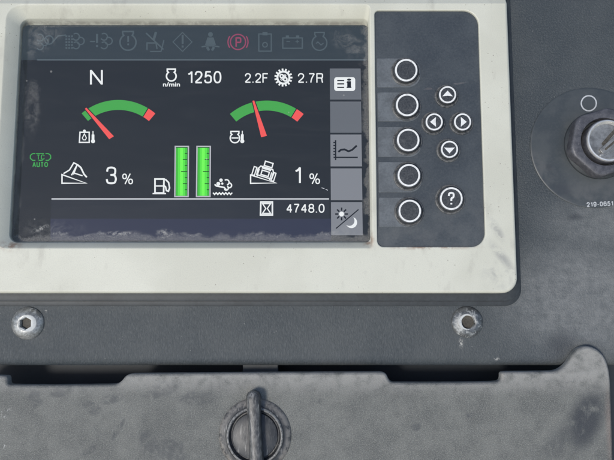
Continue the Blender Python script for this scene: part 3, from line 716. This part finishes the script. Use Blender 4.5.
# ------------------------------------------------------------------ screws
def screw(px, py, r, rs, h, m, label, hexa, off):
    c = B(px, py, 0)
    t = thing('socket_screw', label, 'screw', (c.x, c.y, 0), 'button head screws under the monitor')
    mb = MB(); N = 60
    C = lambda rr, z: [(c.x+rr*math.cos(2*math.pi*i/N), c.y+rr*math.sin(2*math.pi*i/N), z) for i in range(N)]
    def H(rr, z):
        out = []
        for i in range(N):
            a = 2*math.pi*i/N+off; s_ = math.pi/3; q = (a % s_)-s_/2
            hx = rr*math.cos(s_/2)/math.cos(q); rad = hx*hexa+rr*0.95*(1-hexa)
            out.append((c.x+rad*math.cos(2*math.pi*i/N), c.y+rad*math.sin(2*math.pi*i/N), z))
        return out
    mb.rings([C(r, -0.3), C(r, 0.8), C(r-.5, 1.6), C(r*.86, h*.55), C(r*.7, h*.82), C(r*.55, h*.96), C(rs+1.6, h), C(rs+.9, h), H(rs+.2, h-.35), H(rs, h-0.9), H(rs*.97, h-4.2)])
    mb.build('screw_head', m, t, (c.x, c.y, 0), 45)
    mb = MB(); mb.rings([H(rs*.98, h-4.4), H(rs*.5, h-4.1), H(0.05, h-3.9)], cap_last=True)
    mb.build('hex_socket', M_DARKHOLE, t, (c.x, c.y, 0))
screw(28.0, 323.2, 16.0, 6.2, 6.5, mat_screw('worn_steel', 0.25, 28, 323.2, 8.6, (0.42, 0.43, 0.42)), 'worn steel screw with a clean hex socket, under the left end of the bezel', 1.0, 0.5)
screw(467.0, 322.0, 15.4, 6.9, 5.5, mat_screw('chalky_steel', 0.45, 467, 322, 8.3, (0.19, 0.20, 0.205)), 'chalky crusted screw with a dirt filled round socket, under the right bezel end', 0.25, 0.2)

# ------------------------------------------------------------------ ignition switch
cp = B(591.8, 147.2, 1)
ign = thing('ignition_switch', 'metal key switch with a hexagonal nut and round label plate beside the monitor', 'ignition switch', (cp.x, cp.y, 0))
O3 = (cp.x, cp.y, 0)
mb = MB(); mb.lathe(cp.x, cp.y, [(62.3, -0.3), (62.2, 0.7), (61.6, 1.15), (60.4, 1.2), (30, 1.2), (0.01, 1.2)], 120)
plate = mb.build('label_plate', M_PLATE, ign, O3)
k = Mark(1.26); k.circle(588.8, 103.3, 7.5, 1.35, n=48); k.build('ring_print', M_PRINT2, plate, O3, 0)
k = Mark(1.26); letters(k, '219-0651', 586.6, 201.6, 613.4, 206.4, .95, 3.0); k.build('number_print', M_PRINT2, plate, O3, 0)
cn = B(605.5, 141.5, 17)
mb = MB(); mb.lathe(cn.x, cn.y, [(35.0, 1.0), (34.8, 2.6), (34.2, 3.4), (33.4, 3.7), (32.4, 5.2), (31.8, 5.4), (22, 5.4)], 90, cap=False)
mb.build('nut_collar', M_GASKET, ign, O3)
def hexr(Rv, z, rd, cx=cn.x, cy=cn.y, n=72, a0=17):
    out = []
    for i in range(n):
        a = 2*math.pi*i/n; q = ((a-R(a0)) % (math.pi/3))-math.pi/6
        hx = Rv*math.cos(math.pi/6)/math.cos(q); rad = min(hx, rd)
        out.append((cx+rad*math.cos(a), cy+rad*math.sin(a), z))
    return out
mb = MB()
mb.rings([hexr(37.0, 5.0, 35.0), hexr(37.0, 14.6, 35.0), hexr(36.8, 15.8, 34.4), hexr(36.2, 16.6, 33.4), hexr(35.2, 17.1, 32.2),
          hexr(60, 17.2, 25.6), hexr(60, 16.6, 24.2), hexr(60, 14.5, 23.6), hexr(60, 4, 23.4)])
mb.build('hex_nut', M_NUT, ign, O3, 38)
cb = B(608.6, 140.4, 20)
mb = MB(); mb.lathe(cb.x, cb.y, [(21.8, 4), (21.8, 17.0), (21.5, 18.6), (21.0, 18.9)], 90, cap=False)
mb.build('barrel_sleeve', M_NUT, ign, O3)
mb = MB(); mb.lathe(cb.x, cb.y, [(21.0, 17.5), (21.0, 19.2), (20.4, 20.3), (19.3, 20.5), (18.4, 19.7), (17.6, 17.6), (16.6, 16.2), (8, 15.6), (0.01, 15.5)], 90)
mb.build('lock_barrel', M_CHROME, ign, O3)
mb = MB(); mb.lathe(cb.x, cb.y, [(17.5, 17.0), (17.2, 17.3), (8, 17.0), (0.01, 16.9)], 72)
mb.build('barrel_face', M_KEYMETAL, ign, O3)
# raised key-way block across the barrel face, with its dark slot
def bar(mb, cx, cy, ang, L, W, z0, z1, bev=0.8):
    ca, sa = math.cos(R(ang)), math.sin(R(ang))
    T = lambda l, z: [(cx+x*ca-y*sa, cy+x*sa+y*ca, z) for x, y in l]
    f = lambda d: rrect(-L/2+d, -W/2+d, L/2-d, W/2-d, min(2.2, W/2-d-.05), 5)
    mb.rings([T(f(0), z0), T(f(0), z1-bev), T(f(bev*.3), z1-bev*.3), T(f(bev), z1)], cap_last=True)
mb = MB(); bar(mb, cb.x+3, cb.y-3.0, 40, 27, 7.0, 14, 19.6); bar(mb, cb.x+1.0, cb.y-10.0, 28, 22, 4.0, 14, 18.4)
mb.build('key_way', M_KEYMETAL, ign, O3)
mb = MB(); bar(mb, cb.x+3.5, cb.y-3.2, 40, 19, 2.0, 18, 19.75, 0.1)
bar(mb, cb.x+2.4, cb.y+4.2, 48, 22, 3.4, 14, 17.5, 0.3); mb.build('key_slot', M_DARKHOLE, ign, O3)

# ------------------------------------------------------------------ lower cover with its latch
ZC = 10.0
px_out = [(-60, 375.2), (4.5, 375.2), (8.3, 376.0), (8.6, 380.5), (9.2, 384.0), (12.5, 384.6), (60, 384.8), (111, 384.2), (118, 383.6), (122.5, 380.0), (125.5, 375.8), (130, 373.8), (137, 373.4),
          (255, 372.3), (374, 371.8), (383, 371.9), (386.5, 374.0), (388.2, 378.2), (391, 381.6), (396, 382.2), (445, 382.3), (495, 381.7), (499.3, 380.6), (500.8, 377.5), (500.6, 373.0), (503.0, 371.6), (509, 371.4),
          (548, 371.2), (556, 370.6), (563, 367.0), (568.5, 360.5), (572.5, 353.2), (578, 347.8), (586.5, 345.4), (595, 347.8), (602, 353.6), (606.6, 361.5), (609.4, 373), (610.6, 395), (611.6, 430), (613.2, 480), (615, 560), (300, 560), (-60, 560)]
pl = chaikin([tuple(B(x, y, ZC-2.5)) for x, y in px_out], 3)
cov = thing('access_cover', 'dusty grey plastic cover with two notches in its top edge and a rotary latch', 'cover', (B(307, 440, 0).x, B(307, 440, 0).y, 0))
OC = tuple(Vector((B(307, 440, 0).x, B(307, 440, 0).y, 0)))
mb = MB()
mb.rings([at_z(pl, 1.2), at_z(pl, ZC-4.2), at_z(inset(pl, .2), ZC-2.6), at_z(inset(pl, .7), ZC-1.3), at_z(inset(pl, 1.5), ZC-.45), at_z(inset(pl, 2.5), ZC)])
mb.fill([inset(pl, 2.5)], ZC)
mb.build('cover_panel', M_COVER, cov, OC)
x0, y0, x1, y1 = box_at(242.6, 362, 278.2, 390, -9)
mb = MB(); f = lambda d: rrect(x0+d, y0-10+d, x1-d, y1-d, 2.0)
mb.rings([at_z(f(0), -20), at_z(f(0), -10), at_z(f(.4), -9.2), at_z(f(1.0), -9)]); mb.fill([f(1.0)], -9)
mb.build('catch_tab', mat_plain('grey_tab', (0.040, 0.045, 0.047), 0.55), cov, OC)
cl = B(254.8, 436.0, 14)
mb = MB(); mb.lathe(cl.x, cl.y, [(34.6, ZC-.4), (34.0, ZC+1.2), (32.6, ZC+2.6), (30.0, ZC+3.8), (27.6, ZC+4.5), (26.6, ZC+6.2), (25.6, ZC+6.8), (24.4, ZC+6.4), (23.6, ZC+4.6), (22.9, ZC+1.5), (21.9, ZC+1.5), (21.4, ZC+3.6), (20.6, ZC+4.1), (10, ZC+4.2), (0.01, ZC+4.2)], 96)
latch = mb.build('latch', M_LATCH, cov, OC)
# turning handle: a tall rounded blade that overhangs the dial
mb = MB(); loops = []
pa, pb = B(252.3, 391.5, 26), B(257.5, 486, 26)
ax = (pb-pa); Ln = ax.length; ax.normalize(); nx = Vector((-ax.y, ax.x)); hw = 6.3; zb = ZC+3.5; zt = 27.5
for i in range(41):
    t = i/40; u = Ln*t; e = min(u, Ln-u); s_ = math.sqrt(max(0.02, 1-(1-min(1, e/6.5))**2)); wv = hw*s_*(1-0.06*math.cos(math.pi*2*(t-.5)))
    zz = zt-(1-s_)*6; c = pa+ax*u; lo = ZC+2.2+(1-s_)*7
    cr = []
    for j in range(17):
        a = math.pi*j/16; xx = wv*math.copysign(abs(math.cos(a))**0.72, math.cos(a)); h = abs(math.sin(a))**0.75
        cr.append((c.x+nx.x*xx, c.y+nx.y*xx, zz-6.5+6.5*h))
    cr = [(c.x+nx.x*wv*1.06, c.y+nx.y*wv*1.06, lo)] + cr + [(c.x-nx.x*wv*1.06, c.y-nx.y*wv*1.06, lo)]
    loops.append(cr)
mb.rings(loops, cap_first=True, cap_last=True)
mb.build('latch_handle', M_LATCH, latch, OC, 50)

# ------------------------------------------------------------------ camera
cam = bpy.data.cameras.new('camera'); co = bpy.data.objects.new('camera', cam); COL.objects.link(co)
cam.sensor_width = 36; cam.lens = 36*F/614; cam.clip_start = 0.01; cam.clip_end = 50
co.location = CAM*U; co.rotation_euler = (TH, 0, 0); scene.camera = co; TOP.append(co)

# turn everything into place: the dash leans back, its normal at PANEL_EL above the horizon
tilt = R(90-PANEL_EL)
T = Matrix.Translation((0, 0, 1.0)) @ Matrix.Rotation(tilt, 4, 'X')
bpy.context.view_layer.update()
for o in TOP: o.matrix_world = T @ o.matrix_world

# ------------------------------------------------------------------ light
SUN_EL, SUN_AZ = 43.0, -32.0     # seen from the dash: degrees above the horizon, degrees to the viewer's left of straight back
w = bpy.data.worlds.new('World'); scene.world = w; w.use_nodes = True
nt = w.node_tree; bg = nt.nodes['Background']; sky = nt.nodes.new('ShaderNodeTexSky')
sky.sky_type = 'NISHITA'; sky.sun_disc = False
el = R(SUN_EL); az = R(SUN_AZ)
sdir = Vector((math.sin(az)*math.cos(el), -math.cos(az)*math.cos(el), math.sin(el)))
sky.sun_elevation = el; sky.sun_rotation = math.atan2(sdir.x, sdir.y)
nt.links.new(sky.outputs[0], bg.inputs[0]); bg.inputs[1].default_value = 0.10
sl = bpy.data.lights.new('sun', 'SUN'); sl.energy = 1.5; sl.angle = R(13); sl.color = (1.0, 0.955, 0.88)
so = bpy.data.objects.new('sun', sl); COL.objects.link(so); so.rotation_euler = sdir.to_track_quat('Z', 'Y').to_euler()
so.location = sdir*3
vs = scene.view_settings; vs.view_transform = 'Standard'; vs.look = 'None'; vs.gamma = 1.0; vs.exposure = EXPO
